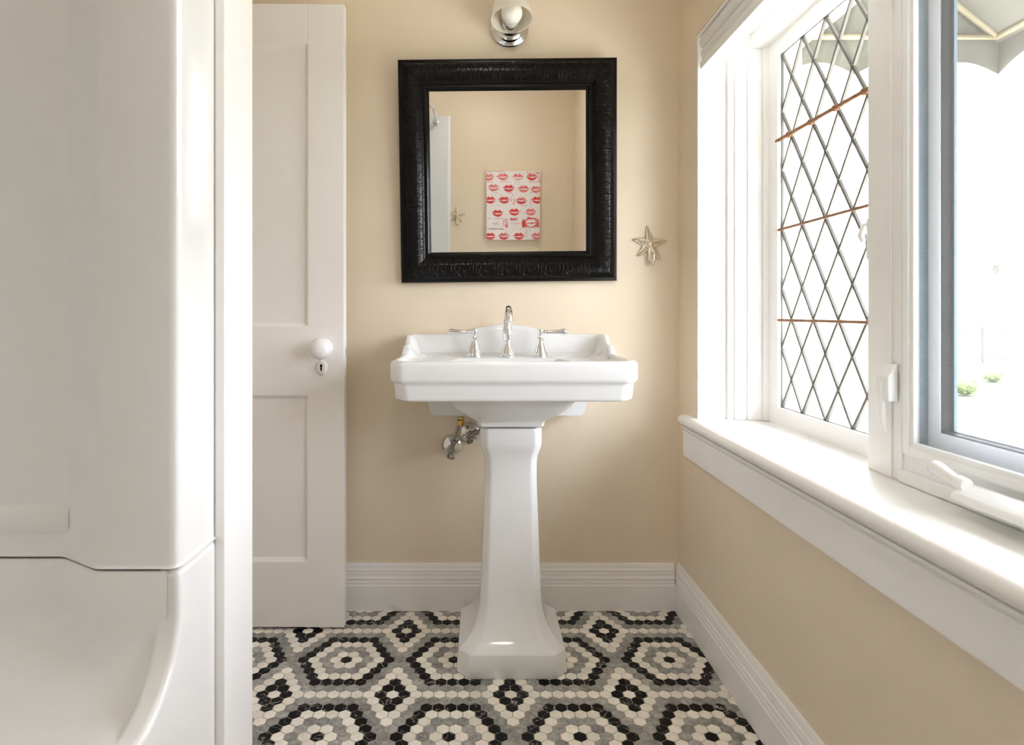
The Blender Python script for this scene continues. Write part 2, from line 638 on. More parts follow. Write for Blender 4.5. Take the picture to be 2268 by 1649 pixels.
ll = thing('trim_3', 'white painted lining boards around the window opening', 'window lining', (.8, OY1, .69), kind='structure')
b = MB()
b.box(.7005, EX, 1.962, OY1 - .0005, .691, OZ1 - .001)
b.box(.792, EX, 1.950, 1.962, .691, OZ1 - .001)
b.box(.812, EX, 1.944, 1.950, .691, OZ1 - .001)
b.box(.850, EX, 1.938, 1.944, .691, OZ1 - .001)
b.build('jamb', M['trim'], ll, smooth=None, bevel=.0012)
b = MB()
b.box(.7005, EX, OY0 + .001, 1.962, OZ1 - .012, OZ1 - .001)
b.box(.86, EX, OY0 + .001, 1.938, 1.86, OZ1 - .012)
b.build('head', M['trim'], ll, smooth=None, bevel=.0012)
b = MB()
b.box(.7005, EX, OY0 + .001, OY0 + .012, .691, OZ1 - .013)
b.build('jamb', M['trim'], ll, smooth=None, bevel=.0012)
b = MB()
b.box(.85, .935, 1.236, 1.343, .691, 1.862)
b.box(.846, .85, 1.262, 1.30, .691, 1.862)
b.build('mullion', M['trim'], ll, smooth=None, bevel=.0015)

# ------------------------------------------------------------------ leaded window
GX = .925
GY0, GY1, GZ0, GZ1 = 1.281, 1.871, .742, 1.814
w1 = thing('window_1', 'leaded window of diamond panes with rusty horizontal bars', 'window', (GX, 1.6, .692), kind='structure')
b = MB()
b.box(.910, .955, GY1, 1.937, .684, 1.860)
b.box(.910, .955, 1.344, 1.36, .684, 1.860)
b.box(.910, .955, 1.36, GY1, GZ1, 1.860)
b.box(.910, .955, 1.36, GY1, .684, GZ0)
b.box(.895, .91, 1.925, 1.937, .692, 1.860)
b.build('sash', M['trim'], w1, smooth=None)
b = MB()
b.box(GX + .003, GX + .006, 1.345, GY1 + .004, GZ0 - .004, GZ1 + .004)
b.build('glass', M['pane'], w1, smooth=None)
DW, DH = .118, .1787


def clip_seg(p, q, y0, y1, z0, z1):
    t0, t1 = 0.0, 1.0
    d = (q[0] - p[0], q[1] - p[1])
    for dd, a, lo, hi in ((d[0], p[0], y0, y1), (d[1], p[1], z0, z1)):
        ta, tb = (lo - a) / dd, (hi - a) / dd
        if ta > tb: ta, tb = tb, ta
        t0, t1 = max(t0, ta), min(t1, tb)
    if t0 >= t1 - 1e-6: return None
    return (p[0] + d[0] * t0, p[1] + d[1] * t0), (p[0] + d[0] * t1, p[1] + d[1] * t1)


b = MB()
came = [(-.0038, -.0015), (-.002, -.0035), (.002, -.0035), (.0038, -.0015), (.0038, .0015), (-.0038, .0015)]
for s in (1, -1):
    for k in range(-12, 14):
        y = GY1 + k * DW
        L = 14
        p = (y, GZ1)
        q = (y - s * DW * L / 2, GZ1 - DH * L / 2) if True else None
        p = (y + s * DW * L / 2, GZ1 + DH * L / 2)
        c_ = clip_seg(p, q, 1.345, GY1, GZ0, GZ1)
        if not c_: continue
        A = Vector((GX, c_[0][0], c_[0][1])); B = Vector((GX, c_[1][0], c_[1][1]))
        b.bar(A, B, .0075, .007, up=(1, 0, 0))
b.box(GX - .003, GX + .003, GY1 - .003, GY1 + .001, GZ0, GZ1)
b.box(GX - .003, GX + .003, 1.345, GY1, GZ1 - .002, GZ1 + .001)
b.box(GX - .003, GX + .003, 1.345, GY1, GZ0 - .001, GZ0 + .002)
for jz in range(0, 13):
    for k in range(0, 6):
        y = GY1 - k * DW - (DW / 2 if jz % 2 else 0)
        z = GZ1 - jz * DH / 2
        if 1.35 < y < GY1 - .01 and GZ0 < z < GZ1:
            b.sphere((GX - .003, y, z), .0055, 8, squash=.6, axis=(1, 0, 0))
b.build('lead_cames', M['lead'], w1, smooth=40)
for zi, z in enumerate((1.0065, 1.280, 1.5525)):
    b = MB()
    b.tube([(GX - .011, 1.345, z), (GX - .011, 1.6, z + .0005), (GX - .011, 1.884, z)], [.0058 if zi == 2 else .0042] * 3, 8)
    if zi == 2:
        for k in range(0, 5):
            y = GY1 - (k + .5) * DW
            if y > 1.35:
                b.lathe([(.0085, -.005), (.010, 0), (.0085, .005)], (GX - .010, y, z), (0, 1, 0), 10)
                b.tube([(GX - .012, y + .004, z + .006), (GX - .018, y, z + .002), (GX - .012, y - .004, z - .007)], .0018, 6)
    b.build('saddle_bar', M['copper'], w1, smooth=50)

# ------------------------------------------------------------------ casement window with screen
w2 = thing('window_2', 'white casement window with insect screen and crank', 'window', (.9, .8, .692), kind='structure')
CY0, CY1, CZ0, CZ1 = OY0 + .013, 1.235, .692, 1.860


def frame(bm_, x0, x1, y0, y1, z0, z1, wy, wz0=None, wz1=None, mat_=0):
    wz0 = wy if wz0 is None else wz0
    wz1 = wy if wz1 is None else wz1
    bm_.box(x0, x1, y0, y0 + wy, z0, z1, mat_)
    bm_.box(x0, x1, y1 - wy, y1, z0, z1, mat_)
    bm_.box(x0, x1, y0 + wy, y1 - wy, z0, z0 + wz0, mat_)
    bm_.box(x0, x1, y0 + wy, y1 - wy, z1 - wz1, z1, mat_)


b = MB()
frame(b, .856, .925, CY0, CY1, CZ0, CZ1, .024, .070, .03)
b.box(.842, .856, CY0, CY1, CZ0, .716)
b.build('window_frame', M['vinyl'], w2, smooth=None, bevel=.0015)
b = MB()
frame(b, .846, .858, CY0 + .008, CY1 - .007, .750, CZ1 - .008, .016)
frame(b, .850, .860, CY0 + .024, CY1 - .023, .766, CZ1 - .024, .010)
sf = b.build('screen_frame', M['vinyl'], w2, smooth=None, bevel=.002)
SFY0, SFY1, SFZ0, SFZ1 = CY0 + .033, CY1 - .0335, .776, CZ1 - .034
b = MB()
b.add([(.857, SFY0, SFZ0), (.857, SFY1, SFZ0), (.857, SFY1, SFZ1), (.857, SFY0, SFZ1)], [(0, 1, 2, 3)])
b.build('insect_screen', M['screen'], sf, smooth=None)
b = MB()
frame(b, .860, .880, CY0 + .024, CY1 - .025, .762, CZ1 - .03, .006)
b.build('side_track', M['vinylside'], w2, smooth=None)
b = MB()
frame(b, .881, .903, CY0 + .0245, CY1 - .0245, .7625, CZ1 - .0305, .036, .038, .036)
sash2 = b.build('sash', M['vinyl'], w2, smooth=None, bevel=.002)
QY0, QY1, QZ0, QZ1 = CY0 + .0605, CY1 - .0605, .8005, CZ1 - .0665
b = MB()
frame(b, .883, .9025, QY0, QY1, QZ0, QZ1, .0025)
b.build('gasket', M['gasket'], sash2, smooth=None)
b = MB()
frame(b, .9032, .909, CY0 + .0245, CY1 - .0245, .7625, CZ1 - .0305, .0425, .042, .0425)
b.build('glazing_strip', M['vinylside'], sash2, smooth=None)
b = MB()
b.box(.8965, .8995, QY0 + .0025, QY1 - .0025, QZ0 + .0025, QZ1 - .0025)
b.build('glass', M['pane'], sash2, smooth=None)

# crank operator
b = MB()
b.extrude([(.790, .7165), (.841, .7165), (.841, .738), (.828, .744), (.805, .736), (.793, .728)], 'y', .80, 1.035)
cr = b.build('crank_cover', M['vinyl'], w2, smooth=40, bevel=.004, seg=3)
b = MB()
b.lathe([(.010, 0), (.0115, .002), (.0115, .020), (.010, .022)], (.812, 1.022, .742), (.05, 1, .10), 20)
b.build('crank_collar', M['vinyl'], cr, smooth=40)
b = MB()
b.lathe([(.0095, 0), (.010, .01), (.0125, .035), (.0135, .048), (.012, .056), (.007, .060), (0, .061)], (.8125, 1.044, .744), (.0, 1, .22), 20)
b.build('crank_knob', M['knob'], cr, smooth=60)
# lock handle on the mullion
b = MB()
b.extrude([(.835, .850), (.846, .850), (.846, .925), (.842, .925), (.826, .900), (.826, .850)], 'y', 1.240, 1.279)
lk = b.build('lock_housing', M['vinyl'], w2, smooth=30, bevel=.002)
b = MB()
b.loft([[(.826 + dx, 1.262 + dy, z) for dx, dy in ((-.006, -.008), (.004, -.008), (.004, .008), (-.006, .008))] for z in (.888, .860)] +
       [[(.829 + dx, 1.262 + dy, .81) for dx, dy in ((-.005, -.006), (.004, -.006), (.004, .006), (-.005, .006))],
        [(.833 + dx, 1.262 + dy, .785) for dx, dy in ((-.004, -.004), (.003, -.004), (.003, .004), (-.004, .004))]])
b.build('lock_lever', M['vinyl'], lk, smooth=30, bevel=.002)

# little latch on the leaded window side of the mullion
lt = thing('window_latch', 'small white latch at the edge of the leaded window', 'latch', (.86, 1.35, 1.19))
b = MB(); b.box(.852, .875, 1.3432, 1.352, 1.145, 1.235)
b.build('latch_plate', M['vinyl'], lt, smooth=None, bevel=.002)
b = MB(); b.tube([(.864, 1.352, 1.225), (.857, 1.366, 1.222), (.850, 1.368, 1.20), (.852, 1.362, 1.185)], [.006, .007, .007, .005], 10)
b.build('latch_handle', M['vinyl'], lt, smooth=60)

# ------------------------------------------------------------------ raised blind in the window head
bl = thing('window_blind', 'raised white blind across the top of the windows', 'blind', (.72, 1.2, 1.90))
BY0, BY1 = OY0 + .016, 1.944
prof_head = [(.750, 1.862), (.750, 1.902), (.712, 1.902), (.705, 1.897), (.701, 1.888), (.700, 1.876), (.703, 1.867), (.708, 1.862)]
b = MB(); b.extrude(prof_head, 'y', BY0, BY1)
b.build('headrail', M['blind'], bl, smooth=40)
prof_stack = [(.746, 1.820), (.746, 1.8615), (.712, 1.8615), (.706, 1.857), (.703, 1.848), (.705, 1.838), (.709, 1.832), (.706, 1.826), (.706, 1.820)]
b = MB(); b.extrude(prof_stack, 'y', BY0, BY1)
b.build('folded_fabric', M['blind'], bl, smooth=50)
b = MB(); b.extrude([(.748, 1.796), (.748, 1.8195), (.702, 1.8195), (.701, 1.814), (.702, 1.796)], 'y', BY0, BY1)
b.build('bottom_rail', M['vinyl'], bl, smooth=30, bevel=.001)

# ------------------------------------------------------------------ door
dr = thing('door_1', 'white two panel wooden door standing open beside the sink', 'door', (-.82, 2.0, .008), kind='structure')
DX0, DX1, DY0, DY1, DZ0, DZ1 = -1.205, -.4335, 2.000, 2.036, .008, 2.03
sx = -.5515           # panel side of the lock stile
sx0 = DX0 + .118
zz = [DZ0, CH - (1243 - 691.5) / F * 2.0, CH - (876 - 691.5) / F * 2.0, CH - (722 - 691.5) / F * 2.0, 1.90, DZ1]
b = MB()
b.box(DX0, sx0, DY0, DY1, DZ0, DZ1)
b.box(sx, DX1, DY0, DY1, DZ0, DZ1)
for a, c_ in ((zz[0], zz[1]), (zz[2], zz[3]), (zz[4], zz[5])):
    b.box(sx0, sx, DY0, DY1, a, c_)
b.build('door_leaf', M['door'], dr, smooth=None, bevel=.002)
for a, c_ in ((zz[1], zz[2]), (zz[3], zz[4])):
    b = MB()
    b.box(sx0 - .002, sx + .002, DY0 + .012, DY1 - .012, a - .002, c_ + .002)
    # sloped sticking round the panel
    q = .011
    x0, x1, z0, z1 = sx0, sx, a, c_
    o_ = [(x0, DY0 + .001, z0), (x1, DY0 + .001, z0), (x1, DY0 + .001, z1), (x0, DY0 + .001, z1)]
    o_ = [(p[0], DY0 + .003, p[2]) for p in o_]
    i_ = [(x0 + q, DY0 + .0118, z0 + q), (x1 - q, DY0 + .0118, z0 + q), (x1 - q, DY0 + .0118, z1 - q), (x0 + q, DY0 + .0118, z1 - q)]
    b.add(o_ + i_, [(k, (k + 1) % 4, 4 + (k + 1) % 4, 4 + k) for k in range(4)])
    b.build('door_panel', M['door'], dr, smooth=None)
kc = at(713, 770, 2.0)
b = MB()
b.lathe([(.0305, 0), (.0305, .003), (.026, .006), (.012, .010), (.010, .016), (.013, .020), (.024, .025), (.0325, .035), (.0345, .045), (.031, .055), (.020, .062), (.008, .0645), (0, .065)],
        (kc.x + .004, 2.0, kc.z), (0, -1, 0), 40)
b.build('door_knob', M['knob'], dr, smooth=60)
ec = at(713, 813.5, 2.0)
b = MB()
ring0 = [(ec.x + .0185 * math.cos(t), 2.0, ec.z + .026 * math.sin(t)) for t in [2 * PI * k / 32 for k in range(32)]]
ring1 = [(ec.x + .0175 * math.cos(t), 1.9965, ec.z + .025 * math.sin(t)) for t in [2 * PI * k / 32 for k in range(32)]]
ring2 = [(ec.x + .012 * math.cos(t), 1.9945, ec.z + .019 * math.sin(t)) for t in [2 * PI * k / 32 for k in range(32)]]
b.loft([ring0, ring1, ring2])
es = b.build('keyhole_plate', M['door'], dr, smooth=60)
b = MB()
pts = [(ec.x - .001 + .0042 * math.cos(R(a)), ec.z + .007 + .0042 * math.sin(R(a))) for a in range(-50, 231, 20)] + [(ec.x - .0035, ec.z - .010), (ec.x + .0015, ec.z - .010)]
b.extrude(pts, 'y', 1.9938, 1.9946)
b.build('keyhole', M['keyhole'], es, smooth=None)
lz = at(768, 777, 2.02).z
b = MB()
b.box(DX1, DX1 + .0015, 2.006, 2.030, lz - .05, lz + .06)
lp = b.build('latch_plate', M['door'], dr, smooth=None, bevel=.0005)
b = MB()
b.extrude([(DX1 + .0015, 2.012), (DX1 + .010, 2.012), (DX1 + .0015, 2.026)], 'z', lz - .006, lz + .012)
b.build('latch_bolt', M['chrome'], lp, smooth=None)

# ------------------------------------------------------------------ pedestal sink
SXc, SYw = .0985, 2.1445
ps = thing('pedestal_sink', 'white china pedestal sink against the cream back wall', 'sink', (SXc, 1.89, 0))


def S(x, y, z):            # local: y=0 wall, y negative towards the room
    return Vector((SXc + x, SYw + y, z))


def outline(hw, yf, yb, ch, cx=None, cy=None, k=4, r=.012, rb=.01):
    """chamfered front corners, slightly rounded corners; counter-clockwise list of (x, y)"""
    cx = ch if cx is None else cx
    cy = ch if cy is None else cy
    corners = [((-hw, yb), rb), ((-hw, yf + cy), r), ((-hw + cx, yf), r), ((hw - cx, yf), r), ((hw, yf + cy), r), ((hw, yb), rb)]
    pts = []
    n = len(corners)
    for i in range(n):
        p = Vector(corners[i][0]); rr = corners[i][1]
        a = Vector(corners[i - 1][0]); c_ = Vector(corners[(i + 1) % n][0])
        da, dc = (a - p).normalized(), (c_ - p).normalized()
        A, B = p + da * rr, p + dc * rr
        for t in range(k + 1):
            s = t / k
            pts.append(A * (1 - s) ** 2 + p * 2 * s * (1 - s) + B * s ** 2)
    return pts


def rectpts(hw, hd, yc, ref, power=4.0):
    """superellipse sampled at the same angles as the ref outline"""
    out = []
    for p in ref:
        a = math.atan2((p.y - yc) / hd, p.x / hw)
        c_, s_ = math.cos(a), math.sin(a)
        q = (abs(c_) ** power + abs(s_) ** power) ** (-1 / power)
        out.append(Vector((hw * c_ * q, yc + hd * s_ * q)))
    return out


YF, HW = -.520, .3375
RZ = .900


def R3(pts, z):
    return [S(p.x, p.y, z) for p in pts]


def ol(ins, extra=0.0):
    return outline(HW - ins, YF + ins, -.004, .034, .034, .045)


rings = []
yc = -.275
base_ol = ol(.02)
for z, hw, hd in ((.6945, .098, .092), (.697, .102, .096), (.706, .104, .098), (.711, .107, .100), (.722, .128, .115), (.737, .155, .135), (.757, .182, .155), (.780, .202, .172)):
    rings.append(R3(rectpts(hw, hd, yc, base_ol, 3.2 if z < .72 else 3.0), z))
rings.append(R3(rectpts(.230, .195, yc, base_ol, 4), .792))
for z, ins in ((.7925, .030), (.7925, .017), (.795, .0135), (.800, .012), (.832, .0095), (.838, .0085), (.8425, .0045), (.8465, .001), (.852, 0), (.888, 0), (.894, .0015), (.898, .005),
               (RZ, .010), (.8995, .016), (.897, .021), (.890, .026), (.886, .032)):
    rings.append(R3(ol(ins), z))
rings.append(R3(rectpts(.292, .205, -.265, base_ol, 5), .8845))
rings.append(R3(rectpts(.262, .160, -.305, base_ol, 3.2), .8835))
rings.append(R3(rectpts(.256, .153, -.305, base_ol, 3.0), .880))
rings.append(R3(rectpts(.235, .135, -.305, base_ol, 2.8), .845))
rings.append(R3(rectpts(.17, .10, -.300, base_ol, 2.4), .785))
rings.append(R3(rectpts(.06, .045, -.29, base_ol, 2.0), .762))
rings.append(R3(rectpts(.022, .022, -.29, base_ol, 2.0), .758))
b = MB()
b.loft(rings)
# raised back ledge that wraps round the sides
path = []           # (x, y, nx, ny inward, height above RZ-level)


def hside(y):
    # y from -.235 (front) to -.02 (back)
    t = (-y)
    if t > .235: return .0
    if t > .165:
        u = (.235 - t) / .07
        return .026 * (u * u * (3 - 2 * u))
    if t > .125:
        u = (.165 - t) / .04
        return .026 + .003 * u
    if t > .088:
        u = (.125 - t) / .037
        return .029 + .027 * (u ** .7)
    return .056


def hback(x):
    u = min(1, abs(x) / .235)
    return .056 + .034 * (0.5 + 0.5 * math.cos(PI * u))


for k in range(26):
    y = -.240 + k / 25 * (.240 - .030)
    path.append((-HW, y, 1, 0, hside(y)))
for a in (22, 45, 68):
    path.append((-HW + .022 - .022 * math.cos(R(a)), -.030 + .024 * math.sin(R(a)), math.cos(R(a)), -math.sin(R(a)), .056))
for k in range(33):
    x = -HW + .025 + k / 32 * 2 * (HW - .025)
    path.append((x, -.004, 0, -1, hback(x)))
path += [(-p[0], p[1], -p[2], p[3], p[4]) for p in path[:29][::-1]]
sec = []
for x, y, nx, ny, h in path:
    T = .030
    top = RZ + h
    if h < .002:
        pr = [(0, .885), (0, RZ - .004), (.002, RZ - .001), (.008, RZ - .0005), (.015, RZ - .001), (.021, .8965), (.026, .890), (.032, .886), (.045, .8845)]
    else:
        q = min(1, h / .03)
        pr = [(0, .885), (0, top - .007), (.003, top - .002), (.009, top), (.016, top - .001), (.0225, top - .006 * q), (.0265, top - .018 * q),
              (.034 + .012 * q, .8845 + .010 * q), (.045 + .03 * q, .8842)]
    sec.append([S(x + nx * d, y + ny * d, z) for d, z in pr])
b.loft(sec, True, True, closed=True)
# mounting block behind the bowl
rb0 = [(-.262, -.11), (.262, -.11), (.262, -.004), (-.262, -.004)]
b.loft([[S(x * s, y, z) for x, y in rb0] for z, s in ((.795, 1.0), (.720, .992), (.697, .965), (.690, .93))])
b.build('basin', M['ceramic'], ps, smooth=38)
b = MB()
b.lathe([(.024, 0), (.026, .001), (.024, .0035), (.014, .002), (0, .001)], S(0, -.29, .7585), (0, 0, 1), 24)
b.build('drain', M['chrome'], ps, smooth=50)

b = MB()
PED = [(0.0, .157, .155, .036), (.005, .159, .157, .036), (.058, .155, .153, .035), (.064, .153, .151, .035), (.068, .148, .146, .034),
       (.074, .139, .137, .033), (.090, .122, .120, .030), (.110, .109, .106, .027), (.135, .099, .096, .024), (.165, .0925, .089, .022), (.205, .089, .085, .021),
       (.53, .0775, .074, .018), (.585, .0775, .074, .018), (.605, .080, .076, .019), (.622, .086, .081, .020), (.636, .0905, .085, .021), (.645, .0915, .086, .021),
       (.682, .0915, .086, .021), (.687, .090, .085, .021), (.690, .086, .082, .020)]
rings = []
for z, hw, hd, ch in PED:
    fy = -.258 - hd
    o_ = outline(hw, fy, -.258 + hd * .92, ch, ch, ch, k=3, r=.006, rb=ch * .5)
    rings.append(R3(o_, z))
b.loft(rings)
b.build('pedestal', M['ceramic'], ps, smooth=32)

# ------------------------------------------------------------------ faucet
FY, FZ = 2.030, .8843
FX = at(1124, 700, FY).x
fa = thing('faucet', 'chrome widespread faucet on the back ledge of the sink', 'faucet', (FX, FY, FZ))
b = MB()
b.lathe([(.027, 0), (.0275, .002), (.0265, .0045), (.0235, .006), (.0242, .010), (.023, .013), (.0195, .022), (.0155, .032), (.0125, .040), (.0115, .044), (.0130, .046), (.0130, .049),
         (.0115, .051), (.0125, .056), (.0148, .066), (.0163, .078), (.0160, .088), (.0145, .097), (.0122, .104), (.0130, .106), (.0130, .110), (.0118, .112), (.0125, .114),
         (.0165, .116), (.0165, .119), (.0130, .121), (.0115, .122), (0, .122)], (FX, FY, FZ), n=32)
sp = b.build('spout_body', M['chrome'], fa, smooth=50)
b = MB()
arc = [(FX, FY, FZ + .118)]
for k in range(13):
    a = R(180 - 180 * k / 12)
    arc.append((FX, FY - .052 - .052 * math.cos(a), FZ + .124 + .0335 * math.sin(a)))
arc.append((FX, arc[-1][1] - .0005, arc[-1][2] - .004))
b.tube(arc, [.0110] + [.0112 + .0013 * k / 13 for k in range(13)] + [.0126], 20)
pe = Vector(arc[-1]); de = (pe - Vector(arc[-2])).normalized()
b.lathe([(.0124, -.001), (.0130, 0), (.0130, .002), (.0122, .0028), (.0, .0028)], pe, de, 20)
b.build('spout', M['chrome'], sp, smooth=50)
for s in (-1, 1):
    hx = FX + s * .1085
    b = MB()
    b.lathe([(.0265, 0), (.027, .002), (.0262, .0045), (.0225, .006), (.0232, .009), (.0225, .012), (.018, .024), (.0140, .037), (.0105, .048), (.0092, .055), (.0108, .057), (.0108, .060),
             (.008, .062), (.0062, .066), (.0068, .072), (.0085, .080), (.0098, .086), (.0100, .090), (.0085, .0915), (0, .0915)], (hx, FY, FZ), n=28)
    hd_ = b.build('handle', M['chrome'], fa, smooth=50)
    b = MB()
    d = Vector((s, -.05 if s < 0 else -.12, .02))
    b.lathe([(.0058, .004), (.0058, .014), (.0048, .018), (.0068, .020), (.0062, .024), (.0064, .045), (.0082, .064), (.0105, .076), (.0108, .079), (.0085, .081), (.0085, .083), (.0055, .087), (0, .088)],
            (hx, FY, FZ + .081), d, 20)
    b.build('lever', M['chrome'], hd_, smooth=50)

# ------------------------------------------------------------------ shut-off valves under the sink
for px, py, bent in ((1001, 986, False), (1041, 956, True)):
    yw = WB
    c0 = at(px, py, yw)
    lab = 'lower chrome shut-off valve with thin riser pipe under sink' if not bent else 'upper chrome shut-off valve half hidden behind pedestal'
    va = thing('shutoff_valve', lab, 'valve', (c0.x, yw, c0.z), group='chrome shut-off valves under the sink')
    b = MB()
    b.lathe([(.0365, 0), (.0365, .003), (.034, .008), (.026, .013), (.017, .016), (.015, .018), (0, .018)], (c0.x, yw - .0003, c0.z), (0, -1, 0), 32)
    b.build('escutcheon', M['chrome'], va, smooth=50)
    b = MB()
    b.lathe([(.010, 0), (.010, .035), (.013, .037), (.013, .060), (.009, .062), (.009, .070)], (c0.x, yw - .018, c0.z), (0, -1, 0), 16)
    cc0 = Vector((c0.x, yw - .066, c0.z))
    tipd = (at(1020, 932, 2.085) - cc0) if not bent else Vector((.85, -.1, .5))
    tipd.normalize()
    cc = Vector((c0.x, yw - .066, c0.z))
    b.lathe([(.0085, .006), (.0085, .020), (.0105, .022), (.0105, .032), (.0075, .034)], cc, tipd, 6 if False else 12)
    vb = b.build('valve_body', M['darkmetal'], va, smooth=35)
    b = MB()
    ring = []
    dn = Vector((-.02, -.55, -.8)) if not bent else Vector((.1, -.9, -.42))
    dn.normalize()
    hc = cc + dn * .026
    u = dn.orthogonal().normalized(); v_ = dn.cross(u)
    prof = []
    for h, kk in ((-.006, .9), (-.004, 1), (.004, 1), (.006, .85)):
        prof.append([hc + dn * h + (u * math.cos(t) + v_ * math.sin(t) * .62) * (.0145 + .0016 * math.cos(8 * t)) * kk for t in [2 * PI * q / 48 for q in range(48)]])
    b.loft(prof)
    b.tube([cc, hc], .0055, 10)
    b.build('valve_handle', M['darkmetal'], va, smooth=40)
    b = MB()
    if not bent:
        e = at(1020, 932, 2.085)
        b.tube([cc + tipd * .028, e + Vector((0, 0, .01))], .0050, 10)
    else:
        b.tube([cc + tipd * .03, cc + tipd * .055, cc + tipd * .085 + Vector((0, 0, .01))], .0050, 10)
    rt = b.build('riser_pipe', M['darkmetal'], va, smooth=50)
    if not bent:
        b = MB()
        d2 = Vector((.12, 0, 1)).normalized()
        b.lathe([(.0125, -.002), (.0135, 0), (.0135, .014), (.0125, .016), (.0095, .018), (.0095, .026)], e - Vector((0, 0, .012)), d2, 6)
        b.build('pipe_nut', M['brass'], rt, smooth=None)

# flaking paint wrinkles on the wall near the valves
wr = MB()
for seg_ in ([(1022, 1003), (1038, 1011), (1058, 1013), (1070, 1016)], [(1042, 1006), (1050, 1000), (1052, 996)], [(1058, 995), (1064, 1003), (1070, 1014)], [(1026, 984), (1034, 987), (1044, 984), (1042, 980)]):
    wr.tube([at(x, y, WB - .0003) for x, y in seg_], [.0004] + [.0012] * (len(seg_) - 2) + [.0004], 6)
tag(wr.build('trim_4', M['wall'], smooth=50), 'wrinkled ridges of flaking cream paint beside the shut-off valves', 'paint ridge', kind='structure')

# ------------------------------------------------------------------ framed mirror
MW, MH = .742, .754
mc = at(1128, 378.5, 2.108)
mr = thing('wall_mirror', 'square mirror in a wide black carved frame over the sink', 'mirror', (mc.x, WB - .002, mc.z - MH / 2), (R(2.9), R(-.6), 0))
prof = [(0, 0), (0, .020), (.003, .025), (.008, .0265), (.012, .0265), (.0145, .029), (.022, .0355), (.032, .0395), (.044, .0405), (.056, .0385), (.068, .0325), (.077, .0245), (.0815, .0195),
        (.084, .0185), (.0865, .0205), (.0935, .0205), (.0955, .018), (.097, .0145), (.102, .0125), (.104, .010), (.104, 0)]


def fprof(u):
    for (u0, h0), (u1, h1) in zip(prof[1:], prof[2:]):
        if u0 <= u <= u1 and u1 > u0:
            return h0 + (h1 - h0) * (u - u0) / (u1 - u0)
    return .02


b = MB()
rings = []
for u, h in prof:
    rings.append([(-MW / 2 + u, -h, u), (MW / 2 - u, -h, u), (MW / 2 - u, -h, MH - u), (-MW / 2 + u, -h, MH - u)])
b.loft(rings, False, False)
b.add([p for p in rings[0]], [(0, 1, 2, 3)])
mf = b.build('mirror_frame', M['black'], mr, smooth=28, local=True)
b = MB()
q = .1035
b.box(-MW / 2 + q, MW / 2 - q, -.0095, -.006, q, MH - q)
b.build('mirror_glass', M['mirror'], mr, smooth=None, local=True)


def spiral(c, r0, r1, a0, a1, n=12):
    return [(c[0] + (r0 + (r1 - r0) * k / n) * math.cos(R(a0 + (a1 - a0) * k / n)), c[1] + (r0 + (r1 - r0) * k / n) * math.sin(R(a0 + (a1 - a0) * k / n))) for k in range(n + 1)]


def bez(p0, p1, p2, p3, n=10):
    out = []
    for k in range(n + 1):
        t = k / n
        out.append(tuple(p0[i] * (1 - t) ** 3 + 3 * p1[i] * t * (1 - t) ** 2 + 3 * p2[i] * t * t * (1 - t) + p3[i] * t ** 3 for i in range(2)))
    return out


# motif in (s, u): s along the side within +-.038, u from the outer edge (.014) to the inner bead (.080)
motif = []
for s in (1, -1):
    motif.append(([(x * s, u) for x, u in bez((0, .060), (.006, .074), (.019, .070), (.017, .055)) + bez((.017, .055), (.015, .044), (.004, .042), (.007, .030)) + bez((.007, .030), (.009, .021), (.0165, .022), (.0145, .030))[1:]], .0017))
    motif.append(([(x * s, u) for x, u in bez((.0265, .072), (.024, .060), (.027, .045), (.025, .033))], .0019))
    motif.append(([(x * s, u) for x, u in bez((.028, .046), (.034, .044), (.034, .030), (.026, .026)) + bez((.026, .026), (.020, .022), (.018, .014), (.026, .015))[1:]], .0015))
    motif.append(([(x * s, u) for x, u in bez((.030, .078), (.031, .068), (.036, .062), (.037, .052))], .0014))
    motif.append(([(x * s, u) for x, u in bez((.008, .084), (.010, .081), (.012, .079), (.014, .078), 4)], .0013))
motif.append((bez((0, .042), (0, .036), (.001, .028), (0, .018)), .0016))
motif.append((bez((.038, .080), (.037, .065), (.039, .045), (.038, .016)), .0016))
motif.append((bez((0, .080), (-.001, .076), (0, .070), (0, .067), 4), .0014))
b = MB()


def place(side, s, u):
    h = fprof(u) + .0002
    if side == 0: return (s, -h, MH - u)            # top
    if side == 1: return (s, -h, u)                 # bottom
    if side == 2: return (-MW / 2 + u, -h, MH / 2 + s)
    return (MW / 2 - u, -h, MH / 2 + s)


for side in range(4):
    half = MW / 2 if side < 2 else MH / 2
    nrep = 8
    step = (2 * half - .15) / nrep
    for k in range(nrep + 1):
        s0 = -half + .075 + step * k
        for pts, rr in motif:
            pp = [(s0 + x * step / .080, u) for x, u in pts]
            pp = [(s_, u) for s_, u in pp if abs(s_) < half - u - .002]
            if len(pp) > 3:
                n = len(pp)
                b.tube([place(side, s_, u) for s_, u in pp], [1.35 * rr * (.55 + .45 * math.sin(PI * i / (n - 1))) for i in range(n)], 6)
for sx_ in (-1, 1):
    for sz_ in (0, 1):
        pts = bez((.016, .016), (.03, .028), (.05, .05), (.078, .078), 8)
        b.tube([((-MW / 2 + p[0]) * -sx_, -fprof(p[0]) - .0004, p[1] if sz_ == 0 else MH - p[1]) for p in pts], .0014, 6)
b.build('carved_scrolls', M['black'], mf, smooth=60, local=True)

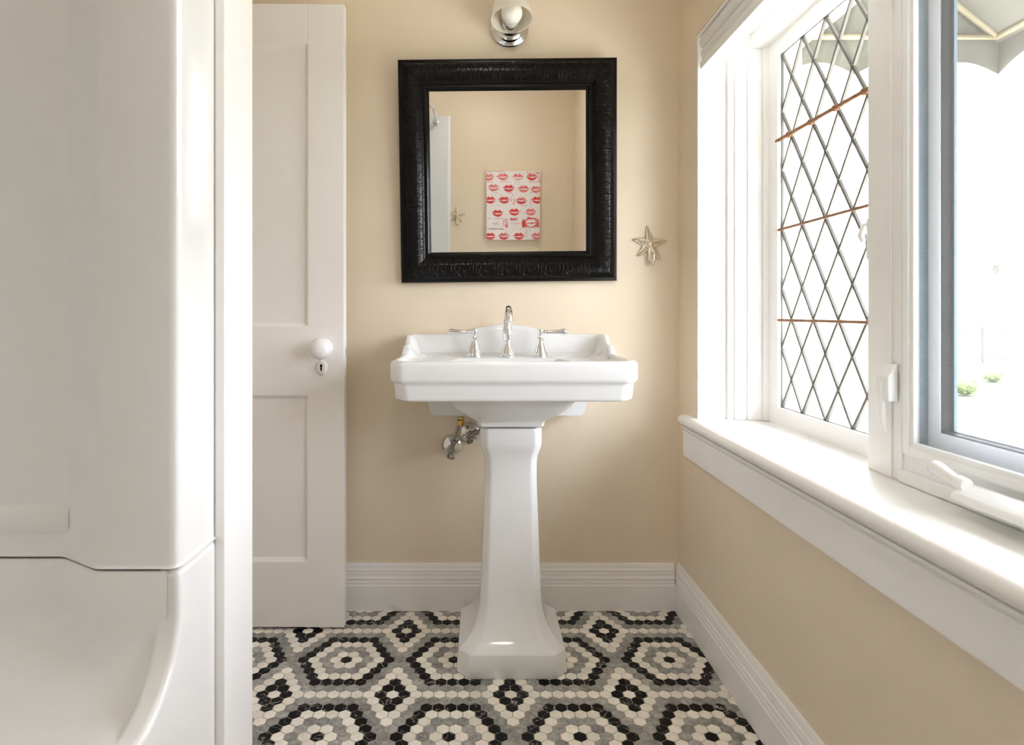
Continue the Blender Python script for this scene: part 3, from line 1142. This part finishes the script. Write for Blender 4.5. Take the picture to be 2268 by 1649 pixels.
# ------------------------------------------------------------------ wall sconce
lc = at(1128.5, 65, WB)
wl = thing('wall_sconce', 'chrome wall light with white glass shade above the mirror', 'wall lamp', (lc.x, WB, lc.z))
b = MB()
b.lathe([(.0665, 0), (.0675, .004), (.0655, .008), (.061, .011), (.055, .013), (.050, .020), (.043, .026), (.041, .027), (.040, .034), (.037, .039), (.036, .040), (.034, .052), (.031, .056), (.0295, .060), (.0295, .072), (0, .072)],
        (lc.x, WB - .0005, lc.z), (0, -1, 0), 40)
b.build('backplate', M['chrome'], wl, smooth=50)
axd = Vector((0.04, -.22, -.975)).normalized()
mouth = at(1134, 43, 2.020)
b = MB()
u = axd.orthogonal().normalized()
sprof = [(.0685, 0), (.0675, .012), (.064, .035), (.0585, .065), (.051, .095), (.041, .120), (.029, .138), (.018, .146)]
iprof = [(r - .003, h) for r, h in sprof][::-1]
b.lathe(sprof + iprof + [(.0655, 0), (.0685, -.001)], mouth, -axd, 40, cap0=False, cap1=False)
b.build('glass_shade', M['opal'], wl, smooth=60)
# socket from the backplate into the shade, bulb pointing outwards
sc0 = Vector((lc.x, WB - .070, lc.z - .012))
ad = Vector((.02, -1, .10)).normalized()
b = MB()
b.lathe([(.0275, -.010), (.0285, 0), (.0285, .010), (.0270, .014), (.0235, .014), (.0235, .004), (0, .004)], sc0, ad, 32)
b.build('socket', M['chrome'], wl, smooth=40)
b = MB()
b.lathe([(.0215, .006), (.0215, .016), (.0205, .017), (.0215, .019), (.0205, .021), (.0215, .023), (.020, .027)], sc0, ad, 28)
bb = b.build('bulb_collar', M['bulbbase'], wl, smooth=40)
b = MB()
b.lathe([(.020, .026), (.024, .032), (.031, .042), (.0345, .055), (.0345, .063), (.031, .077), (.022, .088), (.010, .0935), (0, .094)], sc0, ad, 32)
b.build('bulb', M['lamp_plastic'], wl, smooth=60)


# ------------------------------------------------------------------ fill lamp added on the ceiling, out of view
cl_ = thing('added_fill_lamp', 'round white glass fill lamp added on the ceiling, out of view', 'fill lamp', (.12, .55, CZ))
b = MB()
b.lathe([(.165, 0), (.168, -.006), (.168, -.020), (.160, -.026), (.150, -.028)], (.12, .55, CZ - .0005), (0, 0, 1), 48)
b.build('fill_base', M['chrome'], cl_, smooth=40)
b = MB()
b.lathe([(.150, -.0285), (.149, -.040), (.140, -.062), (.118, -.086), (.085, -.103), (.045, -.112), (0, -.115)], (.12, .55, CZ), (0, 0, 1), 48)
b.build('fill_dome', M['fill_glow'], cl_, smooth=60)


# ------------------------------------------------------------------ starfish hooks
def starfish(c, face, label):
    """face = -1 looks towards -Y (on the back wall), +1 towards +Y"""
    st = thing('starfish_hook', label, 'hook', c, group='metal starfish coat hooks')
    b = MB()

    def P(x, z, h):
        return Vector((c[0] + x, c[1] + face * h, c[2] + z))
    arms = [(94, .066, 4), (17, .0625, -5), (-59, .0655, 6), (-133, .0620, -4), (159, .0630, 5)]
    for a0, L, bend in arms:
        rows = []
        N = 12
        for k in range(N + 1):
            t = k / N
            a = R(a0 + bend * t)
            cx, cz = L * t * math.cos(a), L * t * math.sin(a)
            wd = .016 * (1 - t) ** 1.1 + .0048 * (1 - t ** 8) + .0004
            if t > .97: wd = .0015
            hh = .013 * (1 - .55 * t) * (1 if t < .97 else .5)
            px_, pz_ = -math.sin(a), math.cos(a)
            cs = []
            for q in (-1, -.92, -.6, -.25, -.12, 0, .12, .25, .6, .92, 1):
                prof_h = {1: .0005, .92: .35, .6: .55, .25: .66, .12: .98, 0: 1.08}[abs(q)]
                cs.append(P(cx + px_ * wd * q, cz + pz_ * wd * q, prof_h * hh if abs(q) < 1 else .0006))
            rows.append(cs)
        b.loft(rows, False, True, closed=True)
        for k in range(2, 11):
            t = k / 12
            a = R(a0 + bend * t)
            wd = (.016 * (1 - t) ** 1.1 + .0048) * .62
            for s in (-1, 1):
                b.sphere(P(L * t * math.cos(a) - math.sin(a) * wd * s, L * t * math.sin(a) + math.cos(a) * wd * s, .0068 * (1 - .5 * t)), .0021, 8)
    b.sphere(P(0, 0, .010), .0075, 14, squash=.6, axis=(0, 1, 0))
    body = b.build('starfish', M['nickel'], st, smooth=55)
    b = MB()
    b.tube([P(-.002, -.012, .006), P(-.003, -.035, .007), P(-.003, -.056, .009), P(.0, -.069, .015), P(.003, -.071, .024), P(.005, -.062, .031), P(.006, -.050, .0335), P(.006, -.042, .033)],
           [.0045, .0050, .0052, .0052, .0052, .0050, .0052, .0058], 12)
    b.sphere(P(.006, -.040, .033), .0066, 12)
    b.build('hook', M['nickel'], st, smooth=60)
    return st


s1 = at(1438, 541, WB)
starfish((s1.x, WB - .0004, s1.z), -1, 'gold toned starfish hook between mirror and window')
starfish((-.150, WF + .0004, 1.498), 1, 'starfish hook behind the shower curtain, seen in the mirror')

# ------------------------------------------------------------------ lips canvas on the wall behind the camera
AX, AZ, AW, AH = .262, 1.566, .394, .497
cv = thing('lips_canvas', 'canvas painted with rows of red lips, seen in the mirror', 'painting', (AX, WF, AZ - AH / 2))
b = MB(); b.box(AX - AW / 2, AX + AW / 2, WF + .0006, WF + .040, AZ - AH / 2, AZ + AH / 2)
b.build('canvas', [M['canvas']], cv, smooth=None, bevel=.003)
b = MB()
yl = WF + .0405


def cpx(px, py):
    return AX + ((px - 567.5) / 905.0) * AW, AZ - ((py - 860.0) / 1150.0) * AH


def clampx(x):
    return max(AX - AW / 2 + .001, min(AX + AW / 2 - .001, x))


def poly(pts, m_, lift=0.0):
    vs_ = [(clampx(x), yl + lift, max(AZ - AH / 2 + .001, min(AZ + AH / 2 - .001, z))) for x, z in pts]
    b.add(vs_, [tuple(range(len(vs_)))], m_)


def lips(px, py, m_up, m_lo, wpx=205, hpx=120, lift=.0004):
    cx, cz = cpx(px, py)
    W = wpx / 905.0 * AW / 2
    Hh = hpx / 1150.0 * AH / 2
    j = lambda a: random.uniform(-a, a) * Hh
    up = [(-1, .02), (-.72, .42), (-.45, .82), (-.25, .95), (-.08, .72), (0, .62), (.1, .74), (.28, .97), (.47, .82), (.74, .42), (1, .06), (.6, .10), (.3, .02), (0, .06), (-.3, .0), (-.6, .06)]
    lo = [(-.82, -.12), (-.5, -.10), (-.2, -.30), (.05, -.26), (.3, -.30), (.55, -.12), (.86, -.08), (.7, -.48), (.45, -.82), (.15, -1.0), (-.15, -.98), (-.5, -.75), (-.7, -.42)]
    poly([(cx + x * W, cz + z * Hh + j(.05)) for x, z in up], m_up, lift)
    poly([(cx + x * W, cz + z * Hh + j(.05)) for x, z in lo], m_lo, lift)


def patch(x0, y0, x1, y1, m_, lift=.0001):
    a, c_ = cpx(x0, y0), cpx(x1, y1)
    pts = []
    for t in range(6): pts.append((a[0] + (c_[0] - a[0]) * t / 5, a[1] + random.uniform(-.004, .004)))
    for t in range(6): pts.append((c_[0] + random.uniform(-.004, .004), a[1] + (c_[1] - a[1]) * (t + .5) / 6))
    for t in range(6): pts.append((c_[0] + (a[0] - c_[0]) * t / 5, c_[1] + random.uniform(-.004, .004)))
    for t in range(6): pts.append((a[0] + random.uniform(-.004, .004), c_[1] + (a[1] - c_[1]) * (t + .5) / 6))
    poly(pts, m_, lift)


PK, RD, CO, DT, WH = 0, 1, 2, 3, 4
for x0, y0, x1, y1 in ((780, 300, 1010, 320), (990, 310, 1015, 480), (350, 455, 490, 468), (820, 455, 1010, 470), (130, 460, 230, 470), (230, 640, 330, 650), (440, 640, 540, 652), (960, 660, 1015, 672),
                       (570, 740, 600, 845), (525, 715, 545, 790), (850, 750, 870, 840), (200, 845, 320, 858), (690, 852, 790, 862), (130, 1240, 400, 1262), (690, 930, 705, 985), (780, 1260, 800, 1390), (120, 287, 400, 296)):
    patch(x0, y0, x1, y1, PK)
patch(430, 1070, 480, 1230, PK); patch(520, 1065, 640, 1100, CO, .0002); patch(440, 1170, 480, 1225, CO, .0002); patch(130, 1068, 400, 1080, PK); patch(395, 1080, 420, 1200, PK)
patch(715, 1080, 1005, 1225, CO, .0002); patch(800, 1055, 970, 1085, RD, .0003); patch(720, 1120, 770, 1220, RD, .0003); patch(930, 1180, 990, 1215, CO, .0003)
lips(870, 1145, WH, WH, 200, 130, .0006)
patch(815, 1142, 930, 1158, RD, .0008)
lips(270, 1160, PK, PK, 130, 30)
patch(515, 1150, 690, 1162, PK, .0002)
for px_, py_, a, c_ in ((155, 385, CO, CO), (390, 380, CO, CO), (640, 385, CO, PK), (875, 380, CO, RD), (235, 560, CO, CO), (490, 570, RD, RD), (740, 580, CO, CO), (948, 588, CO, CO),
                        (180, 765, RD, RD), (415, 765, RD, RD), (700, 775, CO, RD), (965, 765, RD, RD), (305, 985, RD, RD), (585, 965, RD, RD), (860, 965, CO, CO),
                        (180, 1370, RD, RD), (410, 1370, CO, RD), (665, 1370, RD, RD), (965, 1370, CO, CO)):
    lips(px_, py_, a, c_)
for px_, py_, r_ in ((297, 381, 9), (742, 330, 8), (978, 327, 9), (966, 388, 9), (605, 475, 10), (664, 478, 8), (515, 478, 6), (580, 510, 6), (181, 526, 8), (326, 600, 8), (441, 618, 8), (871, 645, 10), (556, 682, 10),
                      (361, 687, 8), (134, 856, 7), (862, 868, 8), (746, 985, 9), (697, 1250, 9), (569, 1263, 7), (453, 1280, 7), (856, 1273, 7), (838, 1240, 7), (937, 1240, 7), (655, 372, 7), (862, 805, 7), (775, 1030, 6)):
    cx, cz = cpx(px_, py_)
    rr = r_ / 905 * AW * .8
    poly([(cx + rr * math.cos(2 * PI * k / 10), cz + rr * math.sin(2 * PI * k / 10)) for k in range(10)], DT, .001)
lo_ = b.build('lip_prints', [M['pinkwash'], M['red'], M['coral'], M['dot'], M['canvas']], cv, smooth=None)

# ------------------------------------------------------------------ tub and shower surround
TXF = -.486                   # front plane of the unit
tb = thing('tub_shower', 'glossy white one piece tub and shower surround', 'bathtub', (-.86, .4, 0))
Y1, Y0 = 1.136, WF + .002
SEAM = .612
# plan of the far end wall (from the flange to the back), near end is the mirror image
far = [(TXF, 1.136), (TXF, 1.08), (TXF, 1.016), (TXF - .0025, 1.006), (TXF - .007, 1.0015), (TXF - .016, 1.0), (TXF - .055, 1.0), (-.613, 1.0), (-.622, 1.003), (-.694, 1.047), (-.706, 1.051),
       (-1.02, 1.051), (-1.12, 1.046), (-1.17, 1.016), (-1.205, .972), (-1.215, .90)]
ymid = (Y0 + Y1) / 2
near = [(x, 2 * ymid - y) for x, y in far[::-1]]
plan = [Vector((x, y)) for x, y in far + near]


def offset(pl, d):
    out = []
    for i, p in enumerate(pl):
        a = pl[max(i - 1, 0)]; c_ = pl[min(i + 1, len(pl) - 1)]
        t = (c_ - a).normalized()
        nrm = Vector((-t.y, t.x))
        out.append(p + nrm * d)
    return out


def inset_plan(d):
    # towards the inside of the alcove; the flange front points keep their plane
    o1 = offset(plan, d)
    cen = Vector((-.85, ymid))
    o2 = offset(plan, -d)
    s1_ = sum((p - cen).length for p in o1[8:-8]); s2_ = sum((p - cen).length for p in o2[8:-8])
    return o1 if s1_ < s2_ else o2


def ring_at(z, d):
    pl_ = inset_plan(d)
    for _ in range(int(max(0, d - .008) * 260)):       # the cove melts the panel steps away
        pl_ = pl_[:6] + [(pl_[i - 1] + pl_[i] * 2 + pl_[i + 1]) / 4 for i in range(6, len(pl_) - 6)] + pl_[-6:]
    return [Vector((p.x, p.y, z)) for p in pl_]


b = MB()
rows = [ring_at(SEAM + .0042, -.006), ring_at(SEAM + .0042, -.001), ring_at(SEAM + .006, 0), ring_at(SEAM + .010, 0), ring_at(1.985, 0), ring_at(1.992, -.004)]
b.loft(rows, False, False, closed=False)
sur = b.build('wall_surround', M['acrylic'], tb, smooth=40)
# moulded soap ledges on the end walls
for yy, sg in ((1.0515, -1), (2 * ymid - 1.0515, 1)):
    pr = [(yy, .652), (yy + sg * .003, .655), (yy + sg * .006, .663), (yy + sg * .008, .676), (yy + sg * .007, .690), (yy + sg * .004, .699), (yy, .703)]
    b = MB()
    b.extrude(pr, 'x', -1.08, -.694)
    b.build('soap_ledge', M['acrylic'], sur, smooth=60)

b = MB()
rows = [ring_at(SEAM, -.003), ring_at(SEAM - .0005, .0035), ring_at(SEAM - .004, .0045), ring_at(.53, .0045), ring_at(.50, .006), ring_at(.475, .012), ring_at(.452, .020), ring_at(.434, .034), ring_at(.422, .050), ring_at(.416, .066), ring_at(.4145, .072)]
n = len(rows[0])
trimmed = [r[5:n - 5] for r in rows]
b.loft(trimmed, False, False, closed=False)
# apron and flange of the front: U shaped face with rounded corners
yc0, yc1 = 2 * ymid - .9968, .9968
U = [(Y0, 0), (Y1, 0), (Y1, SEAM), (yc1, SEAM)]
rad = .135
zt = .415
for k in range(13):
    a = R(0 - 90 * k / 12)
    U.append((yc1 - rad + rad * math.cos(a), zt + rad + rad * math.sin(a)))
for k in range(13):
    a = R(-90 - 90 * k / 12)
    U.append((yc0 + rad + rad * math.cos(a), zt + rad + rad * math.sin(a)))
U += [(yc0, SEAM), (Y0, SEAM)]
tubo = None
fr = MB()
fr.extrude(U, 'x', TXF - .036, TXF + .0045)
b.build('tub_wall', M['acrylic'], tb, smooth=45)
fr.build('tub_apron', M['acrylic'], tb, smooth=35, bevel=.010, seg=5)


def rr(x0, x1, y0, y1, r, z, k=6):
    pts = []
    for cx, cy, a0 in ((x1 - r, y1 - r, 0), (x0 + r, y1 - r, 90), (x0 + r, y0 + r, 180), (x1 - r, y0 + r, 270)):
        for t in range(k + 1):
            a = R(a0 + 90 * t / k)
            pts.append((cx + r * math.cos(a), cy + r * math.sin(a), z))
    return pts


b = MB()
b.loft([rr(-1.24, -.515, Y0 + .02, 1.10, .02, .4148), rr(-1.15, -.59, -.10, .89, .13, .4148), rr(-1.143, -.597, -.093, .882, .13, .411), rr(-1.137, -.603, -.085, .874, .13, .40), rr(-1.125, -.615, -.07, .855, .13, .34), rr(-1.10, -.64, -.05, .80, .12, .16), rr(-1.07, -.67, -.05, .79, .12, .125),
        rr(-.95, -.80, .2, .5, .06, .12)], False, True)
b.build('tub_basin', M['acrylic'], tb, smooth=50)

# ------------------------------------------------------------------ curved shower rod and curtain (seen in the mirror)
def rodp(y):
    u = abs(y - .40) / .735
    return -.482 + .222 * (1 - u ** 3.2)


RODZ = 2.085
rod = thing('shower_rod', 'curved chrome shower rod above the tub, seen in the mirror', 'curtain rod', (-.3, .4, RODZ))
b = MB()
ys = [WF + .006 + (1.1365 - WF - .012) * k / 40 for k in range(41)]
b.tube([(rodp(y), y, RODZ) for y in ys], .0125, 14)
rb_ = b.build('rod', M['chrome'], rod, smooth=60)
b = MB()
d_ = (Vector((rodp(.56), .56, RODZ)) - Vector((rodp(.54), .54, RODZ))).normalized()
b.lathe([(.0126, 0), (.0150, .001), (.0150, .006), (.0126, .007)], (rodp(.54), .54, RODZ), d_, 16)
b.build('rod_joint', M['chrome'], rod, smooth=50)
for ye, sg in ((WF + .0005, 1), (1.1365, -1)):
    b = MB()
    b.lathe([(.036, 0), (.036, .005), (.028, .012), (.016, .018), (.0, .018)], (rodp(ye), ye, RODZ), (0, sg, 0), 24)
    b.build('rod_flange', M['chrome'], rod, smooth=50)

cu = thing('shower_curtain', 'white shower curtain gathered on the rod, seen in the mirror', 'curtain', (-.22, 0, .25))
pl = []
zig = [(.10, .085), (-.055, .055), (.045, .02), (-.055, -.015), (.05, -.05), (-.055, -.085), (.045, -.12), (-.05, -.155), (.04, -.19)]
for i in range(len(zig) - 1):
    for t in range(6):
        s = t / 6
        s2 = .5 - .5 * math.cos(PI * s)
        a, c_ = zig[i], zig[i + 1]
        pl.append((a[0] + (c_[0] - a[0]) * (s * .5 + s2 * .5), a[1] + (c_[1] - a[1]) * s))
rows = []
for z, sp_, wob in ((RODZ + .042, 1.0, 0), (1.97, 1.0, .0), (1.6, .95, .004), (1.2, .93, .007), (.8, .95, .006), (.45, .98, .008)):
    rows.append([Vector((rodp(y) - .004 + dx * sp_ + wob * math.sin(9 * i + z * 5), y + wob * math.cos(7 * i), z)) for i, (dx, y) in enumerate(pl)])
b = MB(); b.loft(rows, False, False, closed=False)
b.build('cloth', M['curtain'], cu, smooth=80, solid=.0012)
for i in range(0, 8, 1):
    a, c_ = zig[i], zig[i + 1]
    f = abs(a[0]) / (abs(a[0]) + abs(c_[0]))
    y = a[1] + (c_[1] - a[1]) * f
    b = MB()
    ctr = Vector((rodp(y), y, RODZ))
    d3 = Vector((c_[0] - a[0], c_[1] - a[1], 0)).normalized()
    nn = Vector((d3.y, -d3.x, 0))
    b.tube([ctr + (d3 * math.cos(t) + Vector((0, 0, 1)) * math.sin(t)) * .021 for t in [2 * PI * k / 24 for k in range(24)]], .0036, 8, closed=True)
    b.build('grommet', M['chrome'], cu, smooth=60)

# ------------------------------------------------------------------ outside
GZ = -.35
b = MB(); b.box(4.4, 70, -40, 70, GZ - .2, GZ)
tag(b.build('lawn', M['lawn'], smooth=None), 'sunlit lawn outside the windows', 'lawn', kind='structure')
b = MB(); b.box(EX, 4.4, -6, 8, GZ - .2, GZ)  # unseen ground strip, added as a reflector for light from below
tag(b.build('bounce_paving', M['bounce_paving'], smooth=None), 'unseen pale paving added below the windows to bounce sunlight up', 'paving', kind='structure')


def bush(x, y, wd, ht, label):
    t = thing('shrub', label, 'shrub', (x, y, GZ), group='round shrubs on the lawn')
    b = MB()
    rnd = random.Random(int(x * 100))
    for k in range(420):
        a = rnd.uniform(0, 2 * PI); c_ = rnd.uniform(0, 1)
        rad_ = rnd.uniform(.75, 1.0)
        p = Vector((x + wd / 2 * rad_ * math.cos(a) * math.sqrt(1 - c_ * c_ * .8), y + wd / 2 * rad_ * math.sin(a) * math.sqrt(1 - c_ * c_ * .8), GZ + .03 + ht * c_ * rad_))
        d1 = Vector((rnd.uniform(-1, 1), rnd.uniform(-1, 1), rnd.uniform(-.3, 1))).normalized()
        d2_ = d1.orthogonal().normalized()
        s = rnd.uniform(.03, .06) * max(1, wd / .5)
        b.add([p, p + d1 * s * .5 + d2_ * s * .25, p + d1 * s, p + d1 * s * .5 - d2_ * s * .25], [(0, 1, 2, 3)])
    b.sphere((x, y, GZ + ht * .42), wd * .36, 14, squash=ht / wd * 1.1)
    b.build('foliage', M['bush'], t, smooth=None)
    b = MB(); b.lathe([(.02, 0), (.015, ht * .3)], (x, y, GZ), n=8)
    b.build('stem', M['bark'], t, smooth=60)


bush(8.1, 10.25, .42, .30, 'larger round green shrub on the lawn beside the window edge')
bush(10.2, 12.2, .36, .22, 'smaller round shrub farther out on the lawn')
tr = thing('garden_tree', 'pale grey tree trunk far across the lawn', 'tree', (19.6, 23.3, GZ))
b = MB()
b.tube([(19.6, 23.3, GZ), (19.62, 23.3, GZ + 1.0), (19.55, 23.3, GZ + 2.0), (19.6, 23.3, GZ + 3.2)], [.20, .16, .14, .10], 10)
tk = b.build('trunk', M['bark'], tr, smooth=60)
b = MB()
rnd = random.Random(3)
for k in range(900):
    d = Vector((rnd.gauss(0, 1), rnd.gauss(0, 1), rnd.gauss(0, 1))).normalized() * (rnd.uniform(.4, 1) ** .5) * 1.5
    p = Vector((19.6, 23.3, GZ + 4.4)) + d
    d1 = Vector((rnd.uniform(-1, 1), rnd.uniform(-1, 1), rnd.uniform(-1, 1))).normalized(); d2_ = d1.orthogonal().normalized()
    b.add([p, p + d1 * .12 + d2_ * .07, p + d1 * .24, p + d1 * .12 - d2_ * .07], [(0, 1, 2, 3)])
b.build('crown', M['pale_leaf'], tr, smooth=None)
fe = thing('garden_fence', 'dark wire fence at the far side of the lawn', 'fence', (13.5, 16.5, GZ))
b = MB()
for k in range(14):
    b.box(12.2 + k * .2, 12.212 + k * .2, 16.5, 16.512, GZ, GZ + .95)
b.box(12.0, 15.0, 16.5, 16.512, GZ + .9, GZ + .93); b.box(12.0, 15.0, 16.5, 16.512, GZ + .12, GZ + .15)
b.build('pickets', M['fence'], fe, smooth=None)
for x in (12.0, 13.5, 15.0):
    b = MB(); b.box(x, x + .05, 16.49, 16.54, GZ, GZ + 1.05)
    b.build('post', M['fence'], fe, smooth=None)

aw = thing('window_awning', 'grey canvas awning with scalloped edge outside the windows', 'awning', (EX, 1.0, 2.5))
AYE, AXF_, AZB, AZT = 2.06, 1.74, 1.93, 2.50
AY0 = -.10
b = MB()
b.add([(EX, AY0, AZT), (EX, AYE, AZT), (AXF_, AYE, AZB), (AXF_, AY0, AZB)], [(0, 1, 2, 3)])
b.add([(EX, AYE, AZT), (AXF_, AYE, AZB), (EX, AYE, AZB)], [(0, 1, 2)])
b.add([(EX, AY0, AZT), (AXF_, AY0, AZB), (EX, AY0, AZB)], [(0, 1, 2)])
b.build('canopy', M['awning'], aw, smooth=None, solid=.002)
b = MB()


def valance(a, c_, nsc):
    a, c_ = Vector(a), Vector(c_)
    N = nsc * 12
    top = []; bot = []
    for k in range(N + 1):
        t = k / N
        p = a + (c_ - a) * t
        top.append(p)
        bot.append(p - Vector((0, 0, .105 - .040 * abs(math.sin(PI * t * nsc)))))
    b.loft([top, bot], False, False, closed=False)


valance((EX, AYE, AZB), (AXF_, AYE, AZB), 3)
valance((AXF_, AYE, AZB), (AXF_, AY0, AZB), 9)
b.build('valance', M['awning'], aw, smooth=None, solid=.002)
b = MB()
rt_ = .011
b.tube([(EX + .01, AYE - .02, AZB + .012), (AXF_ - .02, AYE - .02, AZB + .012), (AXF_ - .02, AY0 + .02, AZB + .012), (EX + .01, AY0 + .02, AZB + .012)], rt_, 8)
for y in (AYE - .02, 1.0, AY0 + .02):
    b.tube([(EX + .01, y, AZT - .02), (AXF_ - .02, y, AZB + .012)], rt_, 8)
b.tube([(EX + .36, AYE - .02, AZB + .27), (EX + .36, AY0 + .02, AZB + .27)], rt_, 8)
b.build('frame_tubes', M['steel'], aw, smooth=60)
